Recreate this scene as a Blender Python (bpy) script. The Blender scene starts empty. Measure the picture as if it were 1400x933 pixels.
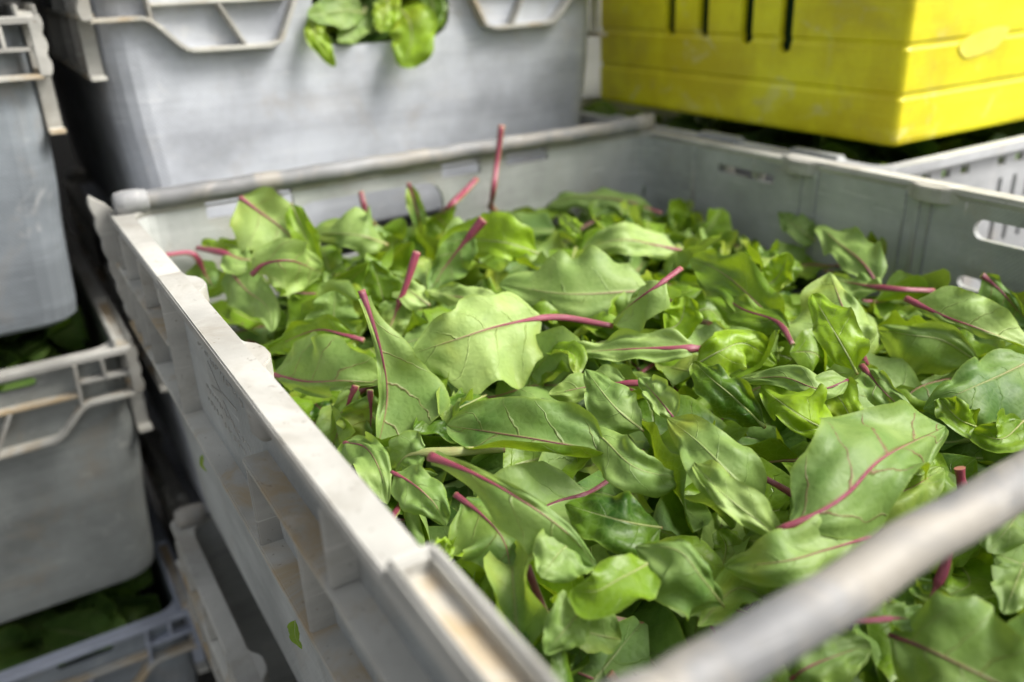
import bpy, bmesh, math, random
from mathutils import Vector, Matrix, noise
random.seed(7)
S = bpy.context.scene
COL = S.collection
R = math.radians

# ------------------------------------------------------------------ camera
F_PX, YAW, PITCH, ROLL = 1176.3, 0.536, 0.4077, 0.041
CAM = Vector((-0.0514, -0.0844, 0.1194))
fwd = Vector((math.sin(YAW)*math.cos(PITCH), math.cos(YAW)*math.cos(PITCH), -math.sin(PITCH)))
_r = fwd.cross(Vector((0, 0, 1))).normalized()
_d = fwd.cross(_r)
right = _r*math.cos(ROLL) + _d*math.sin(ROLL)
down = -_r*math.sin(ROLL) + _d*math.cos(ROLL)
cd = bpy.data.cameras.new('camera')
cam = bpy.data.objects.new('camera', cd)
COL.objects.link(cam)
m = Matrix.Identity(4)
for i in range(3):
    m[i][0], m[i][1], m[i][2], m[i][3] = right[i], -down[i], -fwd[i], CAM[i]
cam.matrix_world = m
cd.sensor_width = 36.0
cd.lens = F_PX/1400*36
cd.clip_start = 0.01
cd.clip_end = 200
cd.dof.use_dof = True
cd.dof.focus_distance = 0.32
cd.dof.aperture_fstop = 6.6
cd.dof.aperture_blades = 9
S.camera = cam

# ------------------------------------------------------------------ light
SUN_EL, SUN_AZ = 49.0, 126.0          # azimuth clockwise from +y
w = bpy.data.worlds.new('World'); S.world = w; w.use_nodes = True
nt = w.node_tree
bg = nt.nodes['Background']
sky = nt.nodes.new('ShaderNodeTexSky'); sky.sky_type = 'NISHITA'; sky.sun_disc = False
sky.sun_elevation = R(SUN_EL); sky.sun_rotation = R(SUN_AZ)
sky.air_density = 1.2; sky.dust_density = 6.0; sky.ozone_density = 1.0
hs = nt.nodes.new('ShaderNodeHueSaturation'); hs.inputs['Saturation'].default_value = 0.35
nt.links.new(sky.outputs[0], hs.inputs['Color'])
nt.links.new(hs.outputs[0], bg.inputs['Color'])
bg.inputs['Strength'].default_value = 0.066
sd = bpy.data.lights.new('sun', 'SUN'); sd.energy = 1.5; sd.angle = R(24); sd.color = (1, 0.97, 0.92)
so = bpy.data.objects.new('sun', sd); COL.objects.link(so)
dirv = Vector((math.sin(R(SUN_AZ))*math.cos(R(SUN_EL)), math.cos(R(SUN_AZ))*math.cos(R(SUN_EL)), math.sin(R(SUN_EL))))
so.rotation_euler = dirv.to_track_quat('Z', 'Y').to_euler()
vs = S.view_settings
vs.view_transform = 'Standard'; vs.look = 'None'; vs.gamma = 1; vs.use_curve_mapping = False
vs.exposure = 1.66
S.cycles.max_bounces = 8
S.cycles.transmission_bounces = 6

# ------------------------------------------------------------------ helpers
def ray(px, py):
    return right*((px-700)/F_PX) + down*((py-466.5)/F_PX) + fwd
def at_depth(px, py, d):
    return CAM + ray(px, py)*d
def at_z(px, py, z):
    d = ray(px, py); return CAM + d*((z-CAM.z)/d.z)
def sm(a, b, x):
    t = min(1, max(0, (x-a)/(b-a))); return t*t*(3-2*t)

def link(o, parent=None):
    COL.objects.link(o)
    if parent: o.parent = parent
    return o
def obj(name, bm, mat, parent=None, smooth=False, loc=None):
    me = bpy.data.meshes.new(name); bm.to_mesh(me); bm.free()
    for mt in (mat if isinstance(mat, (list, tuple)) else [mat]): me.materials.append(mt)
    if smooth:
        for p in me.polygons: p.use_smooth = True
    o = bpy.data.objects.new(name, me)
    if loc: o.location = loc
    return link(o, parent)
def empty(name, loc, label, cat, group=None, rz=0):
    o = bpy.data.objects.new(name, None); o.empty_display_size = 0.02
    o.location = loc; o.rotation_euler = (0, 0, rz)
    link(o); tag(o, label, cat, group); return o
def tag(o, label, cat, group=None):
    o['label'] = label; o['category'] = cat
    if group: o['group'] = group
def struct(o, kind='structure'): o['kind'] = kind; return o

def box(bm, x0, x1, y0, y1, z0, z1):
    v = [bm.verts.new(p) for p in ((x0,y0,z0),(x1,y0,z0),(x1,y1,z0),(x0,y1,z0),(x0,y0,z1),(x1,y0,z1),(x1,y1,z1),(x0,y1,z1))]
    for f in ((0,3,2,1),(4,5,6,7),(0,1,5,4),(1,2,6,5),(2,3,7,6),(3,0,4,7)): bm.faces.new([v[i] for i in f])
def bevel(bm, w, seg=2):
    bmesh.ops.recalc_face_normals(bm, faces=bm.faces)
    es = [e for e in bm.edges if len(e.link_faces) == 2 and e.calc_face_angle(0) > 0.5]
    bmesh.ops.bevel(bm, geom=es, offset=w, offset_type='OFFSET', segments=seg, affect='EDGES', clamp_overlap=True)
def tube(bm, pts, rad, n=10, cap=True, sq=1.0, up=Vector((0,0,1))):
    rings = []
    for i, p in enumerate(pts):
        t = (pts[min(i+1, len(pts)-1)] - pts[max(i-1, 0)]).normalized()
        a = up - t*up.dot(t)
        if a.length < 1e-4: a = Vector((1,0,0)) - t*t.x
        a.normalize(); b = t.cross(a)
        r = rad[i] if isinstance(rad, (list, tuple)) else rad
        rings.append([bm.verts.new(p + (b*math.cos(2*math.pi*k/n) + a*math.sin(2*math.pi*k/n)*sq)*r) for k in range(n)])
    for i in range(len(rings)-1):
        for k in range(n):
            bm.faces.new((rings[i][k], rings[i][(k+1)%n], rings[i+1][(k+1)%n], rings[i+1][k]))
    if cap:
        bm.faces.new(rings[0][::-1]); bm.faces.new(rings[-1])
    return rings
def rrect(hx, hy, r, z, n=5):
    out = []
    for cx, cy, a0 in ((hx-r, hy-r, 0), (-hx+r, hy-r, 90), (-hx+r, -hy+r, 180), (hx-r, -hy+r, 270)):
        for k in range(n+1):
            a = R(a0 + 90*k/n); out.append(Vector((cx + r*math.cos(a), cy + r*math.sin(a), z)))
    return out
def loft(bm, rings, close_first=False, close_last=False, cyc=False):
    vr = [[bm.verts.new(p) for p in r] for r in rings]
    n = len(rings[0]); N = len(vr)
    for i in range(N if cyc else N-1):
        a, b = vr[i], vr[(i+1) % N]
        for k in range(n): bm.faces.new((a[k], a[(k+1)%n], b[(k+1)%n], b[k]))
    if close_first: bm.faces.new(vr[0][::-1])
    if close_last: bm.faces.new(vr[-1])
def boolean_cut(o, cutter_bm):
    me = bpy.data.meshes.new('cut')
    bmesh.ops.recalc_face_normals(cutter_bm, faces=cutter_bm.faces)
    cutter_bm.to_mesh(me); cutter_bm.free()
    c = bpy.data.objects.new('cut', me); COL.objects.link(c); c.parent = o.parent
    md = o.modifiers.new('b', 'BOOLEAN'); md.operation = 'DIFFERENCE'; md.object = c; md.solver = 'EXACT'; md.use_self = True
    dg = bpy.context.evaluated_depsgraph_get(); dg.update()
    new = bpy.data.meshes.new_from_object(o.evaluated_get(dg))
    old = o.data; o.modifiers.clear(); o.data = new; new.name = old.name
    bpy.data.meshes.remove(old); bpy.data.objects.remove(c); bpy.data.meshes.remove(me)
def copy_thing(root, loc, label, cat=None, group=None, front_bar=True):
    r = root.copy(); COL.objects.link(r); r.location = loc; r['label'] = label
    if group: r['group'] = group
    for ch in list(root.children):
        if ch.name.startswith('corner_fin') and ch.data.vertices[0].co.y > 0: continue
        if not front_bar and ch.name.startswith('bale_bar') and ch.data.vertices[0].co.y < 0: continue
        c = ch.copy(); COL.objects.link(c); c.parent = r
        for g in list(ch.children):
            d = g.copy(); COL.objects.link(d); d.parent = c
    return r

# ------------------------------------------------------------------ materials
def mat(name):
    m = bpy.data.materials.new(name); m.use_nodes = True
    n = m.node_tree; n.nodes.clear()
    out = n.nodes.new('ShaderNodeOutputMaterial')
    p = n.nodes.new('ShaderNodeBsdfPrincipled')
    n.links.new(p.outputs[0], out.inputs[0])
    return m, n, p, out
class NB:
    def __init__(s, nt): s.nt = nt
    def n(s, t, **kw):
        o = s.nt.nodes.new(t)
        for k, v in kw.items(): setattr(o, k, v)
        return o
    def put(s, sock, v):
        if isinstance(v, bpy.types.NodeSocket): s.nt.links.new(v, sock)
        else: sock.default_value = v
    def math(s, op, a, b=0.0, c=0.0, clamp=False):
        o = s.n('ShaderNodeMath', operation=op); o.use_clamp = clamp
        s.put(o.inputs[0], a); s.put(o.inputs[1], b); s.put(o.inputs[2], c); return o.outputs[0]
    def mix(s, f, a, b, blend='MIX'):
        o = s.n('ShaderNodeMix', data_type='RGBA', blend_type=blend)
        s.put(o.inputs[0], f); s.put(o.inputs[6], a); s.put(o.inputs[7], b); return o.outputs[2]
    def noise(s, vec, scale, detail=4, rough=0.55, dist=0):
        o = s.n('ShaderNodeTexNoise'); s.put(o.inputs['Vector'], vec)
        o.inputs['Scale'].default_value = scale; o.inputs['Detail'].default_value = detail
        o.inputs['Roughness'].default_value = rough; o.inputs['Distortion'].default_value = dist
        return o.outputs['Fac']
    def ramp(s, f, a, b):
        o = s.n('ShaderNodeMapRange', interpolation_type='SMOOTHSTEP'); s.put(o.inputs[0], f)
        o.inputs[1].default_value = a; o.inputs[2].default_value = b; return o.outputs[0]
    def scale(s, vec, v):
        o = s.n('ShaderNodeMapping'); s.put(o.inputs[0], vec); o.inputs[3].default_value = v; return o.outputs[0]
def c4(r, g, b): return (r, g, b, 1)

def plastic(name, base, dirt=0.35, weave=False, rough=0.52, dirtcol=(0.36, 0.27, 0.16), dlo=.52, dhi=.72):
    m, nt, p, out = mat(name); b = NB(nt)
    tc = b.n('ShaderNodeTexCoord').outputs['Object']
    oi = b.n('ShaderNodeObjectInfo').outputs['Random']
    sh = b.n('ShaderNodeVectorMath', operation='ADD'); nt.links.new(tc, sh.inputs[0])
    cx = b.n('ShaderNodeCombineXYZ'); b.put(cx.inputs[0], b.math('MULTIPLY', oi, 7.0)); nt.links.new(cx.outputs[0], sh.inputs[1])
    v = sh.outputs[0]
    big = b.noise(v, 11, 5, .6)
    strk = b.noise(b.scale(v, (60, 60, 9)), 1, 4, .6)
    fine = b.noise(v, 220, 3, .6)
    dark = tuple(x*.70 for x in base); lite = tuple(min(.9, x*1.14) for x in base)
    col = b.mix(b.ramp(big, .35, .68), c4(*dark), c4(*lite))
    col = b.mix(b.math('MULTIPLY', b.ramp(strk, .52, .75), .16), col, c4(*(x*.55 for x in base)))
    hz = b.noise(b.scale(v, (7, 7, 75)), 1, 5, .62)
    col = b.mix(b.math('MULTIPLY', b.ramp(hz, .48, .66), .20), col, c4(*(min(.85, x*1.4+.04) for x in base)))
    col = b.mix(b.math('MULTIPLY', b.ramp(hz, .46, .34), .18), col, c4(*(x*.6 for x in base)))
    scr = b.noise(b.scale(v, (25, 25, 420)), 1, 3, .5, .4)
    col = b.mix(b.math('MULTIPLY', b.ramp(scr, .64, .70), .35), col, c4(*(min(.85, x*1.5+.06) for x in base)))
    pale = b.noise(v, 26, 6, .7, 1.2)
    col = b.mix(b.math('MULTIPLY', b.ramp(pale, .56, .74), .30), col, c4(.72, .70, .66))
    dn = b.noise(v, 17, 6, .65, .6)
    col = b.mix(b.math('MULTIPLY', b.ramp(dn, dlo, dhi), dirt), col, c4(*dirtcol))
    spk = b.noise(v, 420, 2, .5)
    col = b.mix(b.math('MULTIPLY', b.ramp(spk, .66, .74), .45*min(1, dirt*2)), col, c4(.13, .10, .07))
    nt.links.new(col, p.inputs['Base Color'])
    b.put(p.inputs['Roughness'], b.math('ADD', b.math('MULTIPLY', fine, .25), rough-.12))
    p.inputs['Specular IOR Level'].default_value = 0.35
    h = b.math('MULTIPLY', fine, .25)
    h = b.math('ADD', h, b.math('MULTIPLY', b.noise(v, 60, 5, .6), .6))
    if weave:
        sx = b.n('ShaderNodeSeparateXYZ'); nt.links.new(tc, sx.inputs[0])
        g = b.math('SINE', b.math('MULTIPLY', sx.outputs[2], 2*math.pi/.0028))
        g2 = b.math('SINE', b.math('MULTIPLY', b.math('ADD', sx.outputs[0], sx.outputs[1]), 2*math.pi/.0028))
        h = b.math('ADD', h, b.math('MULTIPLY', b.math('MULTIPLY', g, g2), .22))
    bp = b.n('ShaderNodeBump'); bp.inputs['Strength'].default_value = .35; bp.inputs['Distance'].default_value = .0012
    nt.links.new(h, bp.inputs['Height']); nt.links.new(bp.outputs[0], p.inputs['Normal'])
    return m
GREY = plastic('grey_plastic', (.41, .425, .41), .26, True)
GREY_PALE = plastic('bluish_grey_plastic', (.53, .555, .60), .22, True)
GREY_SHADE_BLUE = plastic('shaded_slate_plastic', (.215, .24, .26), .25, True)  # bluish grey, darkened to put the left stack's shade into the colour
GREY_SHADE = plastic('shaded_grey_plastic', (.27, .285, .27), .3, True)  # grey darkened to carry the shade on the left stack's middle crate
RIM_BLUE = plastic('pale_blue_grey_plastic', (.36, .39, .46), .3)
RIM = plastic('worn_rim_plastic', (.43, .422, .385), .62, dirtcol=(.25, .225, .18), dlo=.50, dhi=.70)
LEDGE = plastic('dirty_ledge_plastic', (.52, .51, .46), .85, dlo=.44, dhi=.62, dirtcol=(.42, .31, .17))
YEL = plastic('yellow_plastic', (.90, .76, .018), .32, False, .4, (.46, .37, .09), .54, .74)
WHITEG = plastic('pale_plastic', (.43, .44, .45), .3)
STEEL = plastic('galvanised_steel', (.235, .238, .24), .5, dirtcol=(.37, .33, .26), rough=.6, dlo=.42, dhi=.58)
STEEL.node_tree.nodes['Principled BSDF'].inputs['Metallic'].default_value = .12

def leaf_mat():
    m, nt, p, out = mat('chard_leaf_blade'); b = NB(nt)
    uv = b.n('ShaderNodeUVMap', uv_map='UVMap').outputs[0]
    sx = b.n('ShaderNodeSeparateXYZ'); nt.links.new(uv, sx.inputs[0])
    u, vv = sx.outputs[0], sx.outputs[1]
    v = b.math('SUBTRACT', b.math('MULTIPLY', vv, 2), 1); av = b.math('ABSOLUTE', v)
    tc = b.n('ShaderNodeTexCoord').outputs['Object']
    att = lambda nm: b.n('ShaderNodeAttribute', attribute_type='OBJECT', attribute_name=nm).outputs['Fac']
    red, uw = att('red'), att('aspect')
    geo = b.n('ShaderNodeNewGeometry').outputs['Position']
    tint = b.math('ADD', att('tint'), b.math('MULTIPLY', b.math('SUBTRACT', b.noise(geo, 45, 3, .5), .5), 1.25), clamp=True)
    oi = b.n('ShaderNodeObjectInfo').outputs['Random']
    wob = b.math('MULTIPLY', b.math('SUBTRACT', b.noise(tc, 60, 4), .5), .75)
    sgn = b.math('MULTIPLY', b.math('SIGN', v), .21)
    # side veins leave the midrib and bend forward
    k = b.math('SUBTRACT', u, b.math('MULTIPLY', b.math('POWER', av, 1.15), .20))
    k = b.math('ADD', b.math('ADD', b.math('MULTIPLY', k, 4.3), wob), b.math('ADD', sgn, oi))
    fr = b.math('ABSOLUTE', b.math('SUBTRACT', b.math('FRACT', k), .5))       # 0 at the vein
    thick = b.math('MULTIPLY', b.math('SUBTRACT', .034, b.math('MULTIPLY', av, .026)), b.math('ADD', .8, red))
    vein = b.math('SUBTRACT', 1, b.math('DIVIDE', fr, thick), clamp=True)
    vein = b.math('MULTIPLY', vein, b.ramp(av, 1.0, .80))
    mid = b.math('SUBTRACT', 1, b.math('DIVIDE', av, b.math('SUBTRACT', .075, b.math('MULTIPLY', u, .055))), clamp=True)
    # fine net of veins
    vo = b.n('ShaderNodeTexVoronoi', feature='DISTANCE_TO_EDGE'); vo.inputs['Scale'].default_value = 330
    nt.links.new(tc, vo.inputs['Vector'])
    net = b.ramp(vo.outputs['Distance'], .10, .0)
    cell = b.ramp(vo.outputs['Distance'], .0, .45)
    n1 = b.noise(tc, 38, 4, .6); n2 = b.noise(tc, 190, 3, .6)
    top = b.mix(tint, c4(.270, .430, .014), c4(.018, .072, .004))
    top = b.mix(b.ramp(n1, .35, .7), top, b.mix(.5, top, c4(.16, .29, .015)))
    und = b.mix(tint, c4(.38, .51, .150), c4(.060, .145, .024))
    und = b.mix(b.math('MULTIPLY', b.ramp(n1, .35, .7), .6), und, c4(.17, .295, .055))
    edge = b.ramp(av, .90, 1.0)
    back = b.n('ShaderNodeNewGeometry').outputs['Backfacing']
    col = b.mix(back, top, und)
    col = b.mix(b.math('MULTIPLY', edge, .5), col, c4(.25, .36, .05))
    veincol = b.mix(red, c4(.30, .43, .14), c4(.27, .055, .085))
    veinf = b.math('MULTIPLY', vein, b.math('ADD', .14, b.math('MULTIPLY', b.math('POWER', red, 2.6), .60)))
    col = b.mix(veinf, col, veincol)
    col = b.mix(b.math('MULTIPLY', mid, .75), col, b.mix(red, c4(.34, .42, .17), c4(.30, .06, .09)))
    col = b.mix(b.math('MULTIPLY', net, .14), col, c4(.30, .42, .13))
    col = b.mix(b.math('MULTIPLY', b.ramp(n2, .45, .75), .18), col, c4(.05, .12, .02))
    yl = b.noise(tc, 26, 3, .6)
    col = b.mix(b.math('MULTIPLY', b.math('MULTIPLY', b.ramp(yl, .50, .72), b.ramp(oi, .45, .9)), .65), col, c4(.36, .40, .035))
    spot = b.noise(tc, 95, 2, .5)
    col = b.mix(b.math('MULTIPLY', b.ramp(spot, .73, .78), .5), col, c4(.10, .085, .03))
    nt.links.new(col, p.inputs['Base Color'])
    b.put(p.inputs['Roughness'], b.math('ADD', b.mix(back, c4(.36,.36,.36), c4(.46,.46,.46)), b.math('MULTIPLY', n2, .16)))
    p.inputs['Specular IOR Level'].default_value = .42
    tl = b.n('ShaderNodeBsdfTranslucent')
    nt.links.new(b.mix(.60, col, c4(.40, .54, .012), 'MIX'), tl.inputs['Color'])
    mx = b.n('ShaderNodeMixShader'); mx.inputs[0].default_value = .29
    nt.links.new(p.outputs[0], mx.inputs[1]); nt.links.new(tl.outputs[0], mx.inputs[2]); nt.links.new(mx.outputs[0], out.inputs[0])
    # relief: blistered between sunken veins
    h = b.math('ADD', b.math('MULTIPLY', vein, -1.0), b.math('MULTIPLY', cell, .22))
    h = b.math('ADD', h, b.math('MULTIPLY', b.noise(tc, 60, 3, .5), 1.0))
    h = b.math('SUBTRACT', h, mid)
    bp = b.n('ShaderNodeBump'); bp.inputs['Strength'].default_value = .5; bp.inputs['Distance'].default_value = .0007
    nt.links.new(h, bp.inputs['Height'])
    nt.links.new(bp.outputs[0], p.inputs['Normal']); nt.links.new(bp.outputs[0], tl.inputs['Normal'])
    return m
LEAF = leaf_mat()
def stalk_mat():
    m, nt, p, out = mat('chard_stalk'); b = NB(nt)
    uv = b.n('ShaderNodeUVMap', uv_map='UVMap').outputs[0]
    sx = b.n('ShaderNodeSeparateXYZ'); nt.links.new(uv, sx.inputs[0])
    u, a = sx.outputs[0], sx.outputs[1]
    att = lambda nm: b.n('ShaderNodeAttribute', attribute_type='OBJECT', attribute_name=nm).outputs['Fac']
    pink, dark = att('pink'), att('dark')
    tc = b.n('ShaderNodeTexCoord').outputs['Object']
    ln = b.noise(b.scale(uv, (3, 40, 1)), 1, 3)
    pk = b.mix(dark, c4(.31, .050, .095), c4(.085, .009, .026))
    pk = b.mix(b.math('MULTIPLY', b.ramp(ln, .45, .7), .4), pk, c4(.42, .15, .16))
    pk = b.mix(b.ramp(u, .55, 1.0), pk, b.mix(dark, c4(.40, .30, .14), c4(.24, .05, .06)))
    col = b.mix(pink, c4(.30, .40, .12), pk)
    col = b.mix(b.math('MULTIPLY', b.ramp(u, .03, 0), .7), col, c4(.34, .17, .10))
    sid = b.math('ABSOLUTE', b.math('SINE', b.math('MULTIPLY', b.math('SUBTRACT', a, .25), 2*math.pi)))
    oi = b.n('ShaderNodeObjectInfo').outputs['Random']
    col = b.mix(b.math('MULTIPLY', b.ramp(sid, .78, .98), b.math('MULTIPLY', b.ramp(oi, .15, .6), .75)), col, c4(.27, .36, .09))
    nz = b.noise(tc, 160, 4)
    col = b.mix(b.math('MULTIPLY', b.ramp(nz, .5, .75), .35), col, c4(.22, .10, .07))
    nt.links.new(col, p.inputs['Base Color'])
    p.inputs['Roughness'].default_value = .35
    p.inputs['Subsurface Weight'].default_value = .12; p.inputs['Subsurface Radius'].default_value = (.004, .002, .001)
    bp = b.n('ShaderNodeBump'); bp.inputs['Strength'].default_value = .5; bp.inputs['Distance'].default_value = .0006
    nt.links.new(ln, bp.inputs['Height']); nt.links.new(bp.outputs[0], p.inputs['Normal'])
    return m
STALK = stalk_mat()

# ------------------------------------------------------------------ the setting
def floor():
    m, nt, p, out = mat('concrete'); b = NB(nt)
    tc = b.n('ShaderNodeTexCoord').outputs['Object']
    n = b.noise(tc, 5, 8, .65)
    nt.links.new(b.mix(n, c4(.12, .12, .115), c4(.24, .235, .22)), p.inputs['Base Color'])
    p.inputs['Roughness'].default_value = .85
    bm = bmesh.new(); box(bm, -6, 6, -6, 6, -.66, -.5385)
    struct(obj('floor', bm, m))
    return m
CONC = floor()

# ------------------------------------------------------------------ grey crate
HX, HY, H = .200, .250, .195          # half width, half length, base to rim
FL = .007                             # how far the flange stands out from the wall
def wall_pt(side, s, z, n):           # n = outwards from the body wall
    if side == 'L': return Vector((-(HX-FL)-n, s, z))
    if side == 'R': return Vector(((HX-FL)+n, s, z))
    if side == 'F': return Vector((s, -(HY-FL)-n, z))
    return Vector((s, (HY-FL)+n, z))
def ribbon(bm, side, poly, th, n0, n1):
    """a thin strip following poly (s, depth below rim) on a wall, standing out from n0 to n1"""
    P = [Vector((a, H-t)) for a, t in poly]; A = []; B = []
    for i, p in enumerate(P):
        d = (P[min(i+1, len(P)-1)]-P[max(i-1, 0)]).normalized(); q = Vector((-d.y, d.x))*(th/2)
        A.append(p+q); B.append(p-q)
    V = []
    for a, b_ in zip(A, B):
        V.append([bm.verts.new(wall_pt(side, *a, n0)), bm.verts.new(wall_pt(side, *b_, n0)),
                  bm.verts.new(wall_pt(side, *b_, n1)), bm.verts.new(wall_pt(side, *a, n1))])
    for i in range(len(V)-1):
        for k in range(4): bm.faces.new((V[i][k], V[i][(k+1)%4], V[i+1][(k+1)%4], V[i+1][k]))
    bm.faces.new(V[0][::-1]); bm.faces.new(V[-1])
def scurve(a, b_, n=7):
    return [(a[0]+(b_[0]-a[0])*i/n, a[1]+(b_[1]-a[1])*sm(0, 1, i/n)) for i in range(n+1)]
def slot_cut(bm, side, s0, s1, t0, t1, r=None, depth=.02):
    r = min(r if r is not None else (t1-t0)/2, (t1-t0)/2*.999)
    pts = []
    for cs, ct, a0 in ((s1-r, t1-r, 0), (s0+r, t1-r, 90), (s0+r, t0+r, 180), (s1-r, t0+r, 270)):
        for k in range(5):
            a = R(a0+22.5*k); pts.append((cs+r*math.cos(a), ct+r*math.sin(a)))
    r0 = [wall_pt(side, s, H-t, -depth) for s, t in pts]; r1 = [wall_pt(side, s, H-t, depth) for s, t in pts]
    loft(bm, [r0, r1], True, True)

def make_crate(loc, label):
    root = empty('grey_crate', loc, label, 'crate', 'grey stacking crates of leaves')
    # body: thin wall with a rounded waist, bands and a floor
    bm = bmesh.new(); ox, oy = HX-FL, HY-FL
    prof = [(.000, -.012), (.003, -.0092), (.012, -.0080), (.036, -.0068), (.055, -.0058), (.066, -.0050), (.076, -.0040),
            (.088, -.0026), (.104, -.0014), (.118, -.0008), (.135, 0), (H-.004, 0)]
    rings = [rrect(ox+d, oy+d, .022, z) for z, d in prof]
    inner = [rrect(ox+d-.004, oy+d-.004, .019, max(z, .004)) for z, d in prof[::-1]]
    loft(bm, rings + inner, True, True)
    bmesh.ops.recalc_face_normals(bm, faces=bm.faces)
    body = obj('body', bm, GREY, root)
    cb = bmesh.new()
    slot_cut(cb, 'F', -.053, .053, .012, .060, .018)                       # hand holes in the short sides
    slot_cut(cb, 'B', -.095, .012, .012, .052, .014)
    slot_cut(cb, 'B', -.147, -.093, .0045, .0125, .002); slot_cut(cb, 'B', .012, .043, .0045, .0115, .002); slot_cut(cb, 'B', .064, .100, .0045, .010, .002)
    for s in (-1, 1):
        slot_cut(cb, 'F', s*.118-.020, s*.118+.020, .0085, .0150)
    slot_cut(cb, 'R', .104, .156, .0125, .0185, .0012)
    slot_cut(cb, 'R', -.120, -.036, .0115, .0225)
    slot_cut(cb, 'R', -.048, -.032, .044, .051)
    boolean_cut(body, cb)
    for p in body.data.polygons: p.use_smooth = False
    # rim flange, all round
    bm = bmesh.new()
    o0, i0 = rrect(HX, HY, .006, H), rrect(HX-FL-.0045, HY-FL-.0045, .016, H)
    loft(bm, [rrect(HX-.0006, HY-.0006, .006, H), rrect(HX, HY, .006, H-.0008), rrect(HX, HY, .006, H-.0040), rrect(HX-FL-.0038, HY-FL-.0038, .016, H-.0040), rrect(HX-FL-.0045, HY-FL-.0045, .016, H-.001), rrect(HX-FL-.004, HY-FL-.004, .016, H)], cyc=True)
    bmesh.ops.recalc_face_normals(bm, faces=bm.faces)
    rim = obj('rim', bm, RIM, root)
    cb = bmesh.new()
    for a, b_ in ((-.147, -.093), (.012, .043), (.064, .100)): box(cb, a, b_, HY-.016, HY-.0022, H-.0125, H+.01)
    boolean_cut(rim, cb)
    # raised second layer of the rim along the long sides, where the lid clips sit
    for side in 'LR':
        bm = bmesh.new()
        sx = -1 if side == 'L' else 1
        a, b_ = sorted((sx*(HX+.0006), sx*(HX-.0108)))
        box(bm, a, b_, -.146, .100, H-.0012, H+.0016); bevel(bm, .0006)
        obj('rim_step', bm, RIM, root)
        for y in (.082, -.009):
            bm = bmesh.new(); pts = []
            prof2 = [(-.019, 0), (-.012, .0012), (-.008, .0042), (-.003, .0056), (.004, .0056), (.008, .0044), (.012, .0014), (.018, 0)]
            r0 = [Vector((sx*(HX-.0105-d), y+q, H+.0012)) for q, d in prof2] + [Vector((sx*(HX-.009), y+.018, H+.0012)), Vector((sx*(HX-.009), y-.019, H+.0012))]
            r1 = [Vector((v.x, v.y, H-.0075)) for v in r0]
            loft(bm, [r0, r1], True, True); bevel(bm, .0007)
            obj('clip_tab', bm, RIM, root)
    # long sides: bottom ledge, middle ledge, upright ribs, bosses, bar cradle
    for side in 'LR':
        bm = bmesh.new(); ribbon(bm, side, [(-HY+.006, .068), (HY-.004, .068)], .003, -.001, .0085); bevel(bm, .0006)
        obj('bottom_ledge', bm, LEDGE, root)
        for a, b_ in ((-HY+.006, -.022), (.100, HY-.004)):
            bm = bmesh.new(); ribbon(bm, side, [(a, .031), (b_, .031)], .0026, -.001, .0088); bevel(bm, .0006)
            obj('middle_ledge', bm, LEDGE, root)
        for s, t0, t1 in ((.100, .004, .067), (-.022, .0325, .067), (.152, .004, .0295), (.168, .0325, .067), (.198, .0325, .067), (.205, .004, .0295), (.222, .0325, .067),
                          (-.075, .0325, .067), (-.105, .004, .0295), (-.135, .0325, .067), (-.19, .004, .067), (.228, .004, .0295), (-.232, .004, .067)):
            bm = bmesh.new(); ribbon(bm, side, [(s, t0), (s, t1)], .0022, -.001, .0080); bevel(bm, .0005)
            obj('rib', bm, RIM, root)
        for s in (.122, -.030):
            bm = bmesh.new(); tube(bm, [wall_pt(side, s, H-t, .001) for t in (.004, .010, .018, .0215)], [.0052, .0052, .0046, .002], 12)
            bmesh.ops.recalc_face_normals(bm, faces=bm.faces)
            obj('boss', bm, RIM, root, True)
    sx = -1
    for sx in (-1, 1):
        for y0, y1 in ((-.246, -.147), (.222, .246)):
            bm = bmesh.new()
            if y1 < 0:
                for a, b_ in ((.1985, .2006), (.1885, .1912)):
                    q = sorted((sx*a, sx*b_)); box(bm, q[0], q[1], y0, y1, H-.001, H+.0068)
                q = sorted((sx*.1889, sx*.2002)); box(bm, q[0], q[1], y1-.0035, y1+.0006, H-.0013, H+.0064)
                bevel(bm, .0019, 3)
                cr = obj('bar_cradle', bm, RIM, root)
                bm = bmesh.new(); q = sorted((sx*.191, sx*.1987)); box(bm, q[0], q[1], y0+.001, y1-.003, H-.001, H+.0022)
                obj('cradle_floor', bm, LEDGE, cr)
    # short sides: waved flange, middle ledge, slanted ribs
    for side in 'FB':
        for sg in (-1, 1):
            outline = [(.196, .034)] + scurve((.166, .034), (.138, .055)) + [(.120, .0552), (.088, .0556), (.080, .053), (.062, .018), (.055, .0045)]
            if side == 'B' and sg < 0: outline = outline[:-6] + [(.120, .055), (.104, .052), (.100, .0045)]
            bm = bmesh.new(); ribbon(bm, side, [(sg*a, t) for a, t in outline], .0030, -.001, .0095); bevel(bm, .0005)
            obj('waved_ledge', bm, LEDGE, root)
            mid = [(.160, .0265), (.150, .0265), (.072 if side == 'F' or sg > 0 else .104, .0262)]
            bm = bmesh.new(); ribbon(bm, side, [(sg*a, t) for a, t in mid], .0024, -.001, .008); bevel(bm, .0005)
            obj('middle_ledge', bm, LEDGE, root)
            for q in ([(.162, .004), (.1605, .036)], [(.197, .004), (.197, .033)], [(.163, .018), (.196, .0185)], [(.118, .0275), (.104, .054)], [(.179, .0045), (.179, .0175)]):
                bm = bmesh.new(); ribbon(bm, side, [(sg*a, t) for a, t in q], .0024, -.001, .0085); bevel(bm, .0005)
                obj('rib', bm, RIM, root)
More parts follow.
